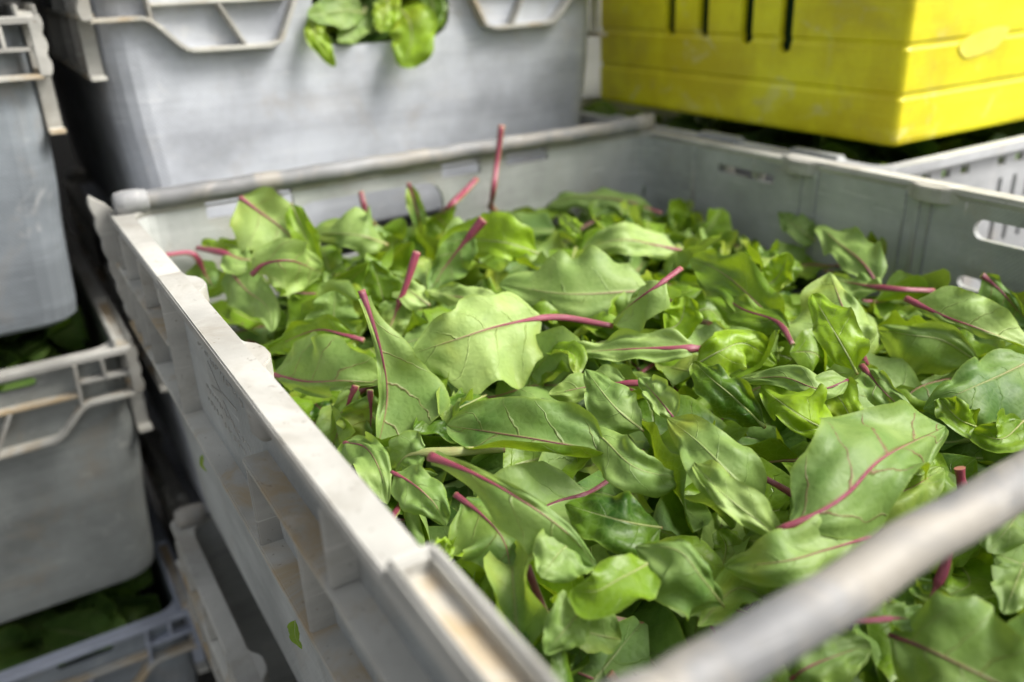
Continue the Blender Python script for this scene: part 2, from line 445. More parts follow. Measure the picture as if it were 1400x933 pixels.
    # scalloped corner fins on the long sides' ends
    for sx in (-1, 1):
        for sy in (-1, 1):
            bm = bmesh.new(); pr = []
            for k in range(25):
                t = k/24
                if sy > 0: pr.append((HX + .0088*(1-t)**.7 + .0014*abs(math.sin(t*math.pi*6)) - .001, H+.0105-.0795*t))
                else: pr.append((HX + .0012 + .0018*abs(math.sin(t*math.pi*3)) - .001, H+.002-.036*t))
            y0, y1 = sorted((sy*(HY-.0022), sy*(HY+.0028)))
            r0 = [Vector((sx*a, y0, z)) for a, z in pr] + [Vector((sx*(HX-.006), y0, pr[-1][1])), Vector((sx*(HX-.006), y0, H-.0035)), Vector((sx*(HX-.0005), y0, H+(.004 if sy > 0 else .001)))]
            r1 = [Vector((v.x, y1, v.z)) for v in r0]
            loft(bm, [r0, r1], True, True); bevel(bm, .0006)
            obj('corner_fin', bm, RIM, root)
    # seams on the inside of the right wall
    for s, wd in ((.081, .0018), (.070, .0045), (.006, .0015), (-.002, .0035), (-.010, .0016), (.18, .004)):
        for side, sn in (('R', 1),):
            bm = bmesh.new(); ribbon(bm, side, [(s, .0042), (s, .16)], wd, -.0052, -.0035); bevel(bm, .0004)
            obj('wall_seam', bm, GREY, root)
    # swinging steel bars lying across the short ends
    for y in (.2385, -.205):
        bm = bmesh.new()
        yb = lambda q: y + ((-.0056+.0153*q) if y < 0 else 0)
        rb = .0057 if y < 0 else .0058
        P = [Vector((-.1915+.383*k/40, yb(k/40) + .0005*math.sin(k*.9), H+(.0085 if y < 0 else .0052)+.0004*math.sin(k*1.7))) for k in range(41)]
        tube(bm, P, [rb if 1 < k < 39 else rb-.0008 for k in range(41)], 14)
        bmesh.ops.recalc_face_normals(bm, faces=bm.faces)
        bar = obj('bale_bar', bm, STEEL, root, True)
        for sx in (-1, 1):
            bm = bmesh.new()
            ye = yb((sx+1)/2)
            tube(bm, [Vector((sx*(.1845+.0115*q), ye, H+(.0085 if y < 0 else .0054))) for q in (-.55, -.45, .0, .5, .95, 1.05)], [.0054, .0064, .0072, .0073, .0064, .0040], 16)
            tube(bm, [Vector((sx*.186, ye, H+.006)), Vector((sx*.187, ye-.001, H-.002)), Vector((sx*.1875, ye-.002, H-.008))], .0040, 10)
            bmesh.ops.recalc_face_normals(bm, faces=bm.faces)
            obj('bar_knuckle', bm, STEEL, bar, True)
    # raised strokes moulded into the open cell of the left side
    bm = bmesh.new(); rnd = random.Random(3)
    def stroke(a, b_, th=.0006):
        ribbon(bm, 'L', [a, b_], th, -.0003, .00035)
    stroke((.058, .026), (.041, .034)); stroke((.041, .034), (.060, .038)); stroke((.040, .033), (.016, .031)); stroke((.040, .037), (.020, .046))
    for row in (.022, .042, .049):
        s = .072
        while s > .004:
            for _ in range(2):
                ds, dt = rnd.uniform(-.002, .002), rnd.uniform(-.002, .002)
                stroke((s, row), (s+ds, row+dt+.0008), .0005)
            s -= rnd.uniform(.003, .0052)
    obj('moulded_marks', bm, RIM, root)
    return root

MAIN_C = Vector((.200, .205, -H))
main = make_crate(MAIN_C, 'worn grey crate in front, heaped with loose red stalked chard leaves')
GRP = 'grey stacking crates of leaves'
D = copy_thing(main, (.195, .210, -.410), 'grey crate underneath the leaf filled front crate, mostly hidden', group=GRP)
A = copy_thing(main, (.217, .772, -.061), 'pale grey crate behind the front crate with leaves poking through its hand hole', group=GRP)
C1 = copy_thing(main, (-.2065, .772, -.090), 'upper grey crate of the left stack, its corner at top left', group=GRP, front_bar=False)
C2 = copy_thing(main, (-.1965, .772, -.305), 'shaded middle grey crate of the left stack, dark slot in its rim', group=GRP, front_bar=False)
C3 = copy_thing(main, (-.1955, .772, -.5345), 'lowest grey crate of the left stack, two slots in its rim', group=GRP, front_bar=False)
A2 = copy_thing(main, (.217, .772, -.278), 'grey crate underneath the pale crate with the leafy hand hole', group=GRP)
A3 = copy_thing(main, (.217, .772, -.495), 'grey crate at the foot of the stack behind the front crate', group=GRP)
A0 = copy_thing(main, (.217, .772, .156), 'unseen grey crate added on the pale crate to shade the gap', group=GRP)  # out-of-view crate added to darken the gap beside the left stack
C0 = copy_thing(main, (-.205, .772, .127), 'unseen grey crate added on the left stack to shade the gap', group=GRP)  # also added out of view, keeps sky light out of that gap
wm, wn, wp, wo = mat('gap_shade_black'); wp.inputs['Base Color'].default_value = c4(.02, .02, .02); wp.inputs['Roughness'].default_value = .8  # near-black colour stands in for shade deep in the gap
bm = bmesh.new(); box(bm, -3, 3, 1.225, 1.33, -.5375, 2.2); struct(obj('wall', bm, wm))  # added behind the stacks to block horizon light in the gap
def repaint(root, frm, to):
    for o in root.children:
        if o.type == 'MESH' and o.material_slots and o.data.materials[0] == frm:
            o.material_slots[0].link = 'OBJECT'; o.material_slots[0].material = to
for c in (A, A0, A2, A3): repaint(c, GREY, GREY_PALE)
for c in (C1, C0, C3): repaint(c, GREY, GREY_SHADE_BLUE)
repaint(C2, GREY, GREY_SHADE)
repaint(C3, RIM, RIM_BLUE)
GC = copy_thing(main, (.665, .960, -.020), 'grey crate behind the yellow crate, only a sliver showing', group=GRP)

# ------------------------------------------------------------------ yellow crate
def make_yellow():
    x0, x1, y0, y1, z1 = .457, .800, .271, .592, .205
    hx, hy = (x1-x0)/2, (y1-y0)/2
    root = empty('yellow_crate', ((x0+x1)/2, (y0+y1)/2, .0025), 'bright yellow plastic crate with four dark slits standing on a pale crate', 'crate')
    bm = bmesh.new(); prof = [(0, -.0022), (.001, -.0008), (.004, 0)]
    for g in (.032, .063, .120, .155):
        prof += [(g-.003, 0), (g-.001, -.0011), (g+.001, -.0011), (g+.003, 0)]
    prof += [(z1, .003)]
    loft(bm, [rrect(hx+d, hy+d, .0045, z) for z, d in prof] + [rrect(hx+d-.005, hy+d-.005, .003, max(z, .004)) for z, d in prof[::-1]], True, True)
    bmesh.ops.recalc_face_normals(bm, faces=bm.faces)
    body = obj('body', bm, YEL, root)
    cb = bmesh.new()
    for yy, zb in ((.494, .066), (.455, .066), (.408, .063), (.370, .059)):
        yl = yy-(y0+y1)/2
        q = rrect(.0058, .0058, .0050, 0)
        ring = [(yl+p.x, zb+.001+max(0, p.y)*0 + (p.y if p.y < 0 else .075+p.y)) for p in q]
        loft(cb, [[Vector((-hx-.02, a, b_)) for a, b_ in ring], [Vector((-hx+.02, a, b_)) for a, b_ in ring]], True, True)
    boolean_cut(body, cb)
    bm = bmesh.new()
    loft(bm, [rrect(hx+.009, hy+.009, .010, z1-.012), rrect(hx+.009, hy+.009, .010, z1), rrect(hx-.003, hy-.003, .008, z1+.0005), rrect(hx+.0035, hy+.0035, .008, z1-.012)], cyc=True)
    bmesh.ops.recalc_face_normals(bm, faces=bm.faces); obj('rim', bm, YEL, root)
    # plain dark green box seen through the slits
    m, nt, p, out = mat('dark_green_liner'); p.inputs['Base Color'].default_value = c4(.035, .09, .04); p.inputs['Roughness'].default_value = .4
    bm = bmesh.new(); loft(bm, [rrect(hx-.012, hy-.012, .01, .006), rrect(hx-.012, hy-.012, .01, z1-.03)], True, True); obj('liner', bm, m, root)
    # worn grey patch of an old printed label on the front
    m = plastic('worn_label', (.78, .70, .08), .4); bm = bmesh.new()
    r0 = [Vector((-.0905+.026*math.cos(a)*(1+.12*math.sin(3*a)), -hy-.0008, .060+.009*math.sin(a)*(1+.15*math.cos(2*a))+.12*.03*math.cos(a))) for a in [2*math.pi*k/28 for k in range(28)]]
    r1 = [v+Vector((0, .0012, 0)) for v in r0]
    loft(bm, [r0, r1], True, True); obj('worn_label', bm, m, root)
    return root
YC = make_yellow()

def make_vented():
    """pale crate with pierced sides underneath the yellow crate"""
    x0, x1, y0, y1 = .419, .84, .248, .66; z1 = -.004; hh = .20
    hx, hy = (x1-x0)/2, (y1-y0)/2
    root = empty('vented_crate', ((x0+x1)/2, (y0+y1)/2, z1-hh), 'pale grey crate with pierced sides underneath the yellow crate', 'crate')
    bm = bmesh.new()
    prof = [(0, -.004), (.004, 0), (hh-.002, 0)]
    loft(bm, [rrect(hx-.006+d, hy-.006+d, .012, z) for z, d in prof] + [rrect(hx-.010+d, hy-.010+d, .010, max(.004, z)) for z, d in prof[::-1]], True, True)
    bmesh.ops.recalc_face_normals(bm, faces=bm.faces)
    body = obj('body', bm, WHITEG, root)
    cb = bmesh.new()
    for k in range(9):
        xx = -hx+.026+k*.0215
        if k in (4,): continue
        box(cb, xx, xx+.010, -hy-.02, -hy+.02, hh-.0165, hh-.0105)
    for k in range(3):
        for r in range(3):
            xx = -hx+.138+k*.018
            box(cb, xx, xx+.0055, -hy-.02, -hy+.02, hh-.045-r*.03, hh-.026-r*.03)
    for k in range(5):
        for r in range(2):
            xx = -hx+.030+k*.020
            box(cb, xx, xx+.006, -hy-.02, -hy+.02, hh-.105-r*.03, hh-.085-r*.03)
    boolean_cut(body, cb)
    bm = bmesh.new()
    loft(bm, [rrect(hx, hy, .008, hh), rrect(hx, hy, .008, hh-.006), rrect(hx-.0065, hy-.0065, .01, hh-.006), rrect(hx-.0105, hy-.0105, .01, hh)], cyc=True)
    bmesh.ops.recalc_face_normals(bm, faces=bm.faces); obj('rim', bm, WHITEG, root)
    for sx in (-1, 1):                                   # clip blocks on the rim, left side
        for yy in (-.15, -.06, .05):
            bm = bmesh.new(); box(bm, sx*(hx-.004)-.006, sx*(hx-.004)+.006, yy-.022, yy+.022, hh-.012, hh+.0035); bevel(bm, .0025, 3)
            obj('rim_clip', bm, GREY, root)
    return root
VC = make_vented()

# ------------------------------------------------------------------ leaves
def heap(x, y):
    b = -.053 - .014*sm(.13, .0, y)*sm(.25, .05, x) + .020*math.exp(-(((x-.20)/.13)**2 + ((y-.27)/.14)**2)) + .010*math.exp(-(((x-.14)/.08)**2 + ((y-.40)/.06)**2))
    b += .006*math.exp(-(((x-.09)/.09)**2 + ((y-.43)/.05)**2)) - .008*math.exp(-(((x-.02)/.03)**2))
    b += .004*noise.noise(Vector((x*14, y*14, 3.1)))
    return b
def on_heap(px, py, dz):
    d = ray(px, py); t = (-.04-CAM.z)/d.z
    for _ in range(12):
        p = CAM + d*t; t += ((heap(p.x, p.y)+dz)-p.z)/d.z*.8
    return CAM + d*t

def catmull(P, t):
    n = len(P)-1; f = t*n; i = min(int(f), n-1); f -= i
    p0, p1, p2, p3 = P[max(i-1, 0)] if i > 0 else P[0]*2-P[1], P[i], P[i+1], (P[i+2] if i+2 <= n else P[n]*2-P[n-1])
    return .5*((2*p1) + (p2-p0)*f + (2*p0-5*p1+4*p2-p3)*f*f + (3*p1-p0-3*p2+p3)*f**3)
def resample(P, n):
    Q = [catmull(P, k/80) for k in range(81)]
    L = [0]
    for a, b_ in zip(Q, Q[1:]): L.append(L[-1]+(b_-a).length)
    out = []; j = 0
    for k in range(n):
        s = L[-1]*k/(n-1)
        while j < 79 and L[j+1] < s: j += 1
        f = (s-L[j])/max(1e-9, L[j+1]-L[j]); out.append(Q[j].lerp(Q[j+1], min(1, max(0, f))))
    return out, L[-1]
SHAPES = {'oval': (.82, .58), 'round': (.76, .46), 'long': (.88, .52), 'tri': (.62, .68), 'tip': (1.05, .9), 'spat': (1.9, .95)}
NU, NV = 30, 15
def blade_profile(u, shape):
    p, q = SHAPES[shape]
    return max(0, math.sin(math.pi*min(1, u)**p))**q * sm(-.02, .10, u)
def build_leaf(name, P, bl, wl, wr, nref, twist=0, fold=(0, 0), curl=(0, 0), wave=.10, seed=0, side=1, shape='oval',
               sr=.0017, tint=.4, red=.3, pink=1, dark=.3, label='', group=None, keepout=True, nu=NU, nv=NV, twist0=0, pucker=1.0, lobe=.075, wing=1.0):
    path, L = resample(P, 64)
    rnd = random.Random(seed)
    T = []
    for i in range(64): T.append((path[min(i+1, 63)]-path[max(i-1, 0)]).normalized())
    nb = int(bl*63)
    cols = []
    def frame(i):
        t = T[i]; n = nref - t*nref.dot(t)
        if n.length < .05: n = Vector((0, 0, 1)) - t*t.z + Vector((.01, .02, 0))
        n.normalize()
        n = Matrix.Rotation(R(twist0 + twist*i/63), 3, t) @ n
        return t, n, n.cross(t)
    base = path[nb].copy()
    root = bpy.data.objects.new(name, None); root.empty_display_size = .01; root.location = base; link(root)
    tag(root, label, 'leaf', group)
    bm = bmesh.new(); uvl = bm.loops.layers.uv.new('UVMap')
    grid = []; o1, o2 = rnd.uniform(0, 9), rnd.uniform(0, 9)
    fq = rnd.uniform(1.6, 3.0)
    for a in range(nu+1):
        u = a/nu
        fi = nb + (63-nb)*u; i = int(fi)
        t, n, bn = frame(min(63, i)); p = path[min(63, i)].lerp(path[min(63, i+1)], fi-i)
        pr = blade_profile(u, shape)
        row = []
        half = nv//2
        for sgn, wdt, fo, cu in ((1, wl, fold[0], curl[0]), (-1, wr, fold[1], curl[1])):
            lob = 1 + lobe*math.sin(u*7*fq + o1*sgn) + .07*noise.noise(Vector((u*9, o2*sgn, seed*1.7))) + .028*noise.noise(Vector((u*42, o1, sgn*5.)))
            W = wdt*pr*lob + sr*1.25*(1-u)**2*wing
            pos = p.copy(); lst = []
            for k in range(1, half+1):
                r = (k-.5)/half
                th = R(fo)*(.4+.6*min(1, r*3)) + R(cu)*r**(1.6 if abs(cu) < 100 else 1.05)*(.55+.45*math.sin(u*3.1+o1+sgn))
                pos = pos + (bn*sgn*math.cos(th) + n*math.sin(th))*(W/half)
                rr = k/half
                h = wave*max(wl, wr)*rr**1.8*math.sin(u*2*math.pi*fq + o1*3 + sgn*1.3)*pr
                h += .03*wdt*rr**3*math.sin(u*2*math.pi*(fq*2.3+1.1) + o2*2 + sgn)*pr
                h += pucker*.0024*(.30+.70*rr)*noise.noise(Vector((u*5+seed, rr*2*sgn, o2)))*2*min(1, pr*1.5)
                h += pucker*.0004*noise.noise(Vector((u*13+seed, rr*4.5*sgn, o1)))
                lst.append((pos + n*h, .5+.5*sgn*rr))
            if sgn == 1: left = lst[::-1]
            else: rightl = lst
        row = left + [(p.copy(), .5)] + rightl
        grid.append([(bm.verts.new((clampp(q) if keepout else q)-base), u, vv) for q, vv in row])
    for a in range(nu):
        for k in range(len(grid[0])-1):
            q = [grid[a][k], grid[a][k+1], grid[a+1][k+1], grid[a+1][k]]
            if side > 0: q = q[::-1]
            try: f = bm.faces.new([x[0] for x in q])
            except ValueError: continue
            f.smooth = True
            for lp, x in zip(f.loops, q): lp[uvl].uv = (x[1], x[2])
    # orient: make the first side face along nref
    bm.normal_update()
    mid = [f for f in bm.faces][len(bm.faces)//2]
    tt, nn, _b = frame((nb+63)//2)
    if (mid.normal.dot(nn) > 0) != (side > 0): bmesh.ops.reverse_faces(bm, faces=bm.faces)
    ob = obj('blade', bm, LEAF, root)
    ob['tint'] = float(tint); ob['red'] = float(red); ob['aspect'] = L
    # stalk and midrib
    bm = bmesh.new(); uvl = bm.loops.layers.uv.new('UVMap')
    last = nb + int((63-nb)*.80); idx = list(range(0, last+1, 2)); n = 8; rings = []
    for i in idx:
        t, nr, bn = frame(i)
        fu = i/63
        if i < nb: rad = sr*(.76+.12*math.sin(fu*9+seed)); off = 0
        else:
            q = (i-nb)/max(1, last-nb); rad = sr*((1-q)**1.5*.46+.34*math.exp(-q*9)) + .00010; off = -rad*.1
        c = path[i] + nr*off*1.0
        if keepout: c = clampp(c, .002)
        rings.append([(bm.verts.new(c + (bn*math.cos(2*math.pi*k/n)*rad + nr*math.sin(2*math.pi*k/n)*rad*.66) - base), i/last, k/n) for k in range(n)])
    for a in range(len(rings)-1):
        for k in range(n):
            q = [rings[a][k], rings[a][(k+1)%n], rings[a+1][(k+1)%n], rings[a+1][k]]
            f = bm.faces.new([x[0] for x in q]); f.smooth = True
            for lp, x in zip(f.loops, q): lp[uvl].uv = (x[1], x[2])
    f = bm.faces.new([x[0] for x in rings[0]][::-1])
    for lp in f.loops: lp[uvl].uv = (0, .5)
    bmesh.ops.recalc_face_normals(bm, faces=bm.faces)
    st = obj('stalk', bm, STALK, root)
    st['pink'] = float(pink); st['dark'] = float(dark)
    return root
def clampp(p, mrg=.0):
    """keep leaves inside the walls of the front crate"""
    q = p.copy()
    if q.z < .004:
        q.x = min(max(q.x, .0125+mrg), .3845-mrg); q.y = min(q.y, .4415-mrg)
    return q

HERO = []
def hero(short, label, pts, w, b=.15, tw=0, tw0=0, k=.55, fold=(0, 0), curl=(0, 0), wave=.10, side=-1, shape='oval', lobe=.10, sr=4, tint=.35, red=.3, pink=1, dark=.3, pk=1.0):
    base = on_heap(*pts[0][:2], pts[0][2]) if not isinstance(pts[0][2], str) else None
    if base is None:
        a = next(p for p in pts if not isinstance(p[2], str)); base = on_heap(*a)
    dref = (base-CAM).dot(fwd)
    P = []
    for p in pts:
        if p[2] == 'y':
            dd = ray(p[0], p[1]); P.append(CAM + dd*((p[3]-CAM.y)/dd.y))
        elif isinstance(p[2], str): P.append(at_depth(p[0], p[1], dref+p[3]))
        else: P.append(on_heap(*p))
    c = sum(P, Vector())/len(P); d = (c-CAM).dot(fwd); px = d/F_PX
    up = Vector((0, 0, 1)); toc = (CAM-c).normalized()
    nref = (up*(1-k) + toc*k).normalized()
    i = len(HERO); hr = random.Random(900+i)
    if tint > .15: tint = min(1, tint+.20)
    sr *= 1.18
    if max(abs(curl[0]), abs(curl[1])) < 45: curl = (curl[0]+hr.uniform(-32, 26), curl[1]+hr.uniform(-32, 26)); wave *= hr.uniform(1.1, 1.9)
    root = build_leaf('chard_leaf', P, b, w[0]*px, w[1]*px, nref, tw, fold, curl, wave, 100+i, side, shape, sr*px, tint, red, pink, dark, label, 'loose chard leaves in the front crate', twist0=tw0, pucker=pk, lobe=lobe)
    HERO.append((short, c, root))

# (px, py, height above the heap) from the cut end of the stalk to the tip; widths left/right in the same units
hero('big pale centre leaf', 'largest pale upturned leaf at the centre of the heap, pink stalk trailing right',
     [(838,446,.006),(760,434,.012),(690,444,.016),(630,462,.016),(563,484,.012)], (80,50), .36, k=.75, fold=(-6,10), curl=(-16,-18), wave=.06, lobe=.13, side=-1, tint=.0, red=.45, sr=5, pk=.8)
hero('smooth light green leaf', 'smooth light green leaf lying just behind the big pale centre leaf',
     [(905,396,.004),(860,399,.006),(770,402,.008),(682,388,.006)], (32,62), .08, k=.6, fold=(-6,10), curl=(-15,-20), side=-1, tint=.18, red=.12, sr=3, dark=.1, pink=.5)
hero('draped leaf with stalk up', 'pale leaf draped downward with its pink stalk pointing up right, right of centre',
     [(931,367,.034),(900,390,.032),(868,412,.024),(838,438,.008)], (36,42), .26, k=.5, fold=(-18,-25), curl=(-40,-45), side=-1, tint=.1, red=.5, sr=4.5)
hero('rolled bright round leaf', 'small bright green round leaf rolled open beside the draped leaf',
     [(905,455,.006),(930,440,.010),(938,405,.020)], (30,28), .08, k=.8, fold=(14,14), curl=(40,40), side=1, shape='round', tint=.05, red=.05, sr=2, pink=.1)
hero('wavy strip leaf', 'long pale wavy leaf lying flat, its cut pink stalk end facing right',
     [(962,478,.010),(930,476,.012),(850,478,.011),(772,484,.005)], (14,22), .10, k=.65, fold=(0,10), curl=(-25,-20), wave=.30, side=-1, tint=.05, red=.15, sr=7)
hero('dark leaf under the pale leaf', 'dark green leaf half hidden beneath the big pale centre leaf',
     [(665,540,-.006),(640,552,-.002),(565,588,.0)], (42,30), .05, k=.6, side=1, tint=.75, red=.1, sr=2, pink=.2, curl=(-10,-20))
hero('folded dark leaf', 'broad dark green leaf with its yellow green edge folded over, below the big pale leaf',
     [(835,622,.012),(780,610,.014),(715,598,.015),(610,582,.008)], (52,58), .03, k=.75, fold=(0,12), curl=(165,-15), side=1, tint=.55, red=.7, sr=2.5, dark=.9, wave=.10)
hero('curled flap leaf', 'pale green curled leaf hanging down on the right of the folded dark leaf',
     [(800,585,.014),(825,600,.016),(870,640,.014),(938,655,.004)], (24,38), .04, k=.7, fold=(0,-10), curl=(-30,-30), side=-1, tint=.3, red=.1, sr=2, pink=.2)
hero('long edge-on stalk leaf', 'leaf with a long thick pink stalk running diagonally, low in the middle',
     [(588,624,.026),(640,644,.028),(700,676,.027),(770,724,.018),(820,778,.006)], (12,60), .02, k=.7, fold=(0,-35), curl=(0,-30), side=-1, tint=.4, red=.6, sr=8, pk=.7, shape='spat')
hero('dim stalk leaf by rim', 'dull green leaf with a dark red stalk beside the left rim, low in the heap',
     [(622,676,.014),(660,705,.012),(690,742,.008),(700,800,.0)], (26,60), .12, k=.6, side=-1, tint=.6, red=.7, sr=5, dark=.7)
hero('upright narrow leaf', 'upright narrow leaf with a tall dark pink stalk left of the big pale leaf',
     [(494,397,'d',.0),(509,440,'d',.0),(523,490,'d',.002),(529,545,'d',.004),(516,615,-.004)], (78,12), .06, k=.9, fold=(4,25), curl=(-12,10), side=-1, tint=.35, red=.9, sr=6, dark=.6, shape='spat')
hero('folded veined leaf', 'folded pale leaf with a pink midrib and pink veins touching the left rim',
     [(372,512,.010),(420,522,.014),(470,521,.016),(524,524,.006)], (64,20), .04, k=.9, fold=(12,-40), curl=(-12,-30), side=-1, tint=.3, red=.85, sr=4, shape='oval')
hero('short standing spike leaf', 'short narrow leaf standing up like a spike against the left rim, red striped',
     [(486,526,'d',.0),(474,556,'d',.002),(458,602,'d',.006),(452,622,-.01)], (17,13), .06, k=.85, fold=(35,30), side=-1, tint=.15, red=1, sr=8, dark=.35, shape='long')
hero('dark upright red stalk leaf', 'dim leaf with a thin dark red stalk just right of the red striped spike',
     [(506,533,'d',.0),(507,580,'d',.003),(500,628,-.012)], (16,40), .1, k=.7, side=-1, tint=.7, red=1, sr=5, dark=.8)
hero('bright pink upright stalk leaf', 'leaf buried upside down with a bright pink stalk sticking up behind the narrow leaf',
     [(570,344,'d',.0),(556,388,'d',.002),(540,430,'d',.004),(525,470,-.006)], (20,20), .55, k=.7, side=-1, tint=.4, red=.8, sr=5.5, dark=.0)
hero('red diagonal stalk leaf', 'leaf with a thick red stalk rising diagonally up right, behind the pale centre leaf',
     [(661,300,'d',.0),(630,338,'d',.003),(604,372,'d',.005),(586,405,-.004)], (26,18), .22, k=.75, fold=(20,20), side=-1, tint=.6, red=.9, sr=7, dark=.45)
hero('tallest pink stalk leaf', 'leaf with the tallest thin pink stalk, standing up before the back wall',
     [(686,171,'y',.428),(680,220,'y',.426),(673,270,'y',.420),(665,300,-.008)], (24,14), .70, k=.7, side=-1, tint=.25, red=.6, sr=5, dark=.0)
hero('olive spike leaf', 'thin olive leaf pointing up before the dark hand hole in the back wall',
     [(558,250,'y',.418),(566,275,'y',.415),(574,305,'y',.41),(575,330,-.006)], (9,10), .05, k=.85, fold=(30,30), side=-1, tint=.55, red=.8, sr=4, dark=.6, shape='long')
hero('brownish stalk leaf', 'leaf with a short brownish stalk upright in front of the dark hand hole',
     [(493,262,'y',.430),(500,290,'y',.428),(508,318,-.002)], (14,14), .6, side=-1, tint=.6, red=.6, sr=5, dark=.6)
hero('back pink stub leaf', 'leaf near the back wall with a pink stalk stub leaning right',
     [(652,245,'y',.425),(636,262,'y',.418),(612,284,'y',.405),(585,302,.0)], (22,24), .45, side=-1, tint=.25, red=.5, sr=5, dark=.2)
hero('tall bright corner leaf', 'tallest bright yellow green leaf standing at the back left corner, red midrib',
     [(328,270,'d',.0),(352,288,'d',.0),(385,312,'d',.0),(412,342,'d',.0),(420,375,.004)], (34,52), .02, k=.85, fold=(8,10), curl=(10,14), side=-1, tint=.05, red=.75, sr=4, dark=.4, shape='round')
hero('thin bright edge leaf', 'bright leaf seen nearly edge-on, right of the tall bright corner leaf',
     [(398,278,'d',.0),(412,310,'d',.0),(428,350,'d',.0),(440,385,.0)], (20,18), .03, k=.8, fold=(25,15), curl=(20,0), side=1, tint=.0, red=.1, sr=2, pink=.2, tw=25)
hero('arched red rib leaf', 'bright leaf with an arched dark red midrib at the back left',
     [(344,376,.030),(362,361,.034),(400,357,.032),(440,374,.012)], (26,44), .06, k=.85, fold=(25,-25), curl=(-15,-20), side=-1, tint=.1, red=.9, sr=4.5, dark=.5)
hero('pale pink stalk leaf', 'leaf whose pale pink stalk lies across the left rim at the back corner',
     [(222,343,'d',.0),(262,346,'d',.002),(278,372,'d',.01),(300,405,-.005)], (18,22), .45, side=-1, tint=.6, red=.8, sr=5, dark=.05)
hero('crossing red stalk leaf', 'leaf with a dark pink stalk crossing the pale pink one at the back left',
     [(270,339,.026),(305,346,.026),(335,355,.022),(370,350,.016)], (14,20), .5, side=-1, tint=.2, red=.6, sr=5.5, dark=.4)
hero('yellow slip leaf', 'small yellow green leaf lying behind the crossing pink stalks at the back left',
     [(345,345,.020),(310,335,.024),(274,332,.024)], (11,9), .03, k=.8, side=1, tint=.0, red=.0, sr=2, pink=.0, shape='round')
hero('folded leaf by back corner', 'mid green folded leaf hanging below the crossing pink stalks',
     [(310,365,.014),(335,395,.014),(365,420,.010),(372,455,.0)], (30,30), .05, k=.8, fold=(20,-30), curl=(20,-25), side=-1, tint=.35, red=.3, sr=3)
hero('round tongue leaf', 'round dark green leaf standing up like a tongue, left of the narrow upright leaf',
     [(455,470,-.004),(456,440,'d',-.004),(458,398,'d',-.008)], (34,34), .04, k=.8, fold=(8,8), curl=(5,12), side=-1, shape='round', tint=.45, red=.1, sr=2, pink=.2)
hero('bright rimmed leaf', 'leaf with a bright folded upper edge left of the narrow upright leaf, reddish stalk',
     [(498,466,.008),(470,458,.012),(430,452,.014),(366,478,.006)], (26,18), .10, k=.7, fold=(-10,25), curl=(-20,35), side=1, tint=.3, red=.6, sr=4, dark=.4)
hero('dark leaf behind narrow leaf', 'dark green rounded leaf right behind the upright narrow leaf',
     [(530,430,.0),(520,395,'d',-.004),(508,356,'d',-.008)], (22,26), .04, k=.8, fold=(6,10), curl=(0,25), side=1, tint=.5, red=.1, sr=2, pink=.2)
hero('small pale petal leaf', 'small pale leaf beside the bright pink upright stalk',
     [(588,418,.006),(566,402,.012),(541,378,.014)], (22,16), .04, k=.75, curl=(-20,-25), side=-1, tint=.1, red=.15, sr=2, pink=.3)
hero('pale leaf behind centre leaf', 'pale leaf tucked against the rear edge of the big pale centre leaf',
     [(690,413,.006),(650,410,.010),(580,398,.010)], (16,22), .04, k=.6, curl=(-20,-20), side=-1, tint=.08, red=.35, sr=3, wave=.2)
hero('pale back left leaf', 'broad pale leaf before the dark hand hole at the back left',
     [(530,335,.004),(490,322,.016),(425,318,.012)], (20,46), .04, k=.7, fold=(-15,-10), curl=(-20,-25), side=-1, tint=.2, red=.15, sr=3, pink=.3)
hero('glossy back leaf', 'glossy bright green leaf in front of the tallest pink stalk',
     [(740,348,.006),(690,332,.016),(630,330,.012),(600,350,.004)], (22,36), .05, k=.7, fold=(-10,15), curl=(-20,20), side=1, tint=.05, red=.05, sr=2, pink=.1)
hero('heap top leaf', 'broad dull green leaf on the highest part of the heap near the back wall',
     [(905,292,.004),(850,274,.012),(790,270,.014),(735,282,.006)], (20,26), .06, k=.4, fold=(-18,-14), curl=(-35,-30), wave=.25, side=-1, tint=.25, red=.25, sr=3, dark=.5)
hero('pale boat leaf', 'pale long leaf lying across the heap behind the smooth light green leaf',
     [(945,346,.004),(900,336,.008),(850,328,.012),(796,340,.004)], (20,28), .15, k=.65, fold=(-6,-6), curl=(-20,-25), side=-1, tint=.05, red=.3, sr=3, shape='long')
hero('dark cupped leaf', 'dark green cupped leaf with a yellow rim, right of the draped leaf',
     [(1078,462,.010),(1035,415,.014),(990,375,.018),(945,352,.010)], (30,34), .05, k=.75, fold=(8,28), curl=(30,30), side=1, tint=.45, red=.2, sr=3, pink=.6)
hero('serrated hanging leaf', 'leaf with a wavy pale edge hanging below the dark cupped leaf, brown red stalk',
     [(1084,472,.012),(1062,440,.014),(1010,420,.012),(955,378,.010)], (22,14), .14, k=.6, curl=(-20,-20), side=1, tint=.4, red=.7, sr=5, dark=.7, wave=.2)
hero('curled round back leaf', 'small curled bright leaf behind the dark cupped leaf',
     [(1040,396,.010),(1062,380,.016),(1080,346,'d',-.006)], (22,20), .04, k=.8, fold=(15,20), curl=(35,35), side=1, tint=.15, red=.05, sr=2, pink=.1, shape='round')
hero('peaked pale leaf', 'large pale leaf peaked like a tent right of centre',
     [(1185,500,.004),(1160,440,.020),(1134,372,.030)], (82,34), .08, k=.75, fold=(-12,-30), curl=(-10,-15), side=-1, tint=.08, red=.2, sr=4, shape='tri')
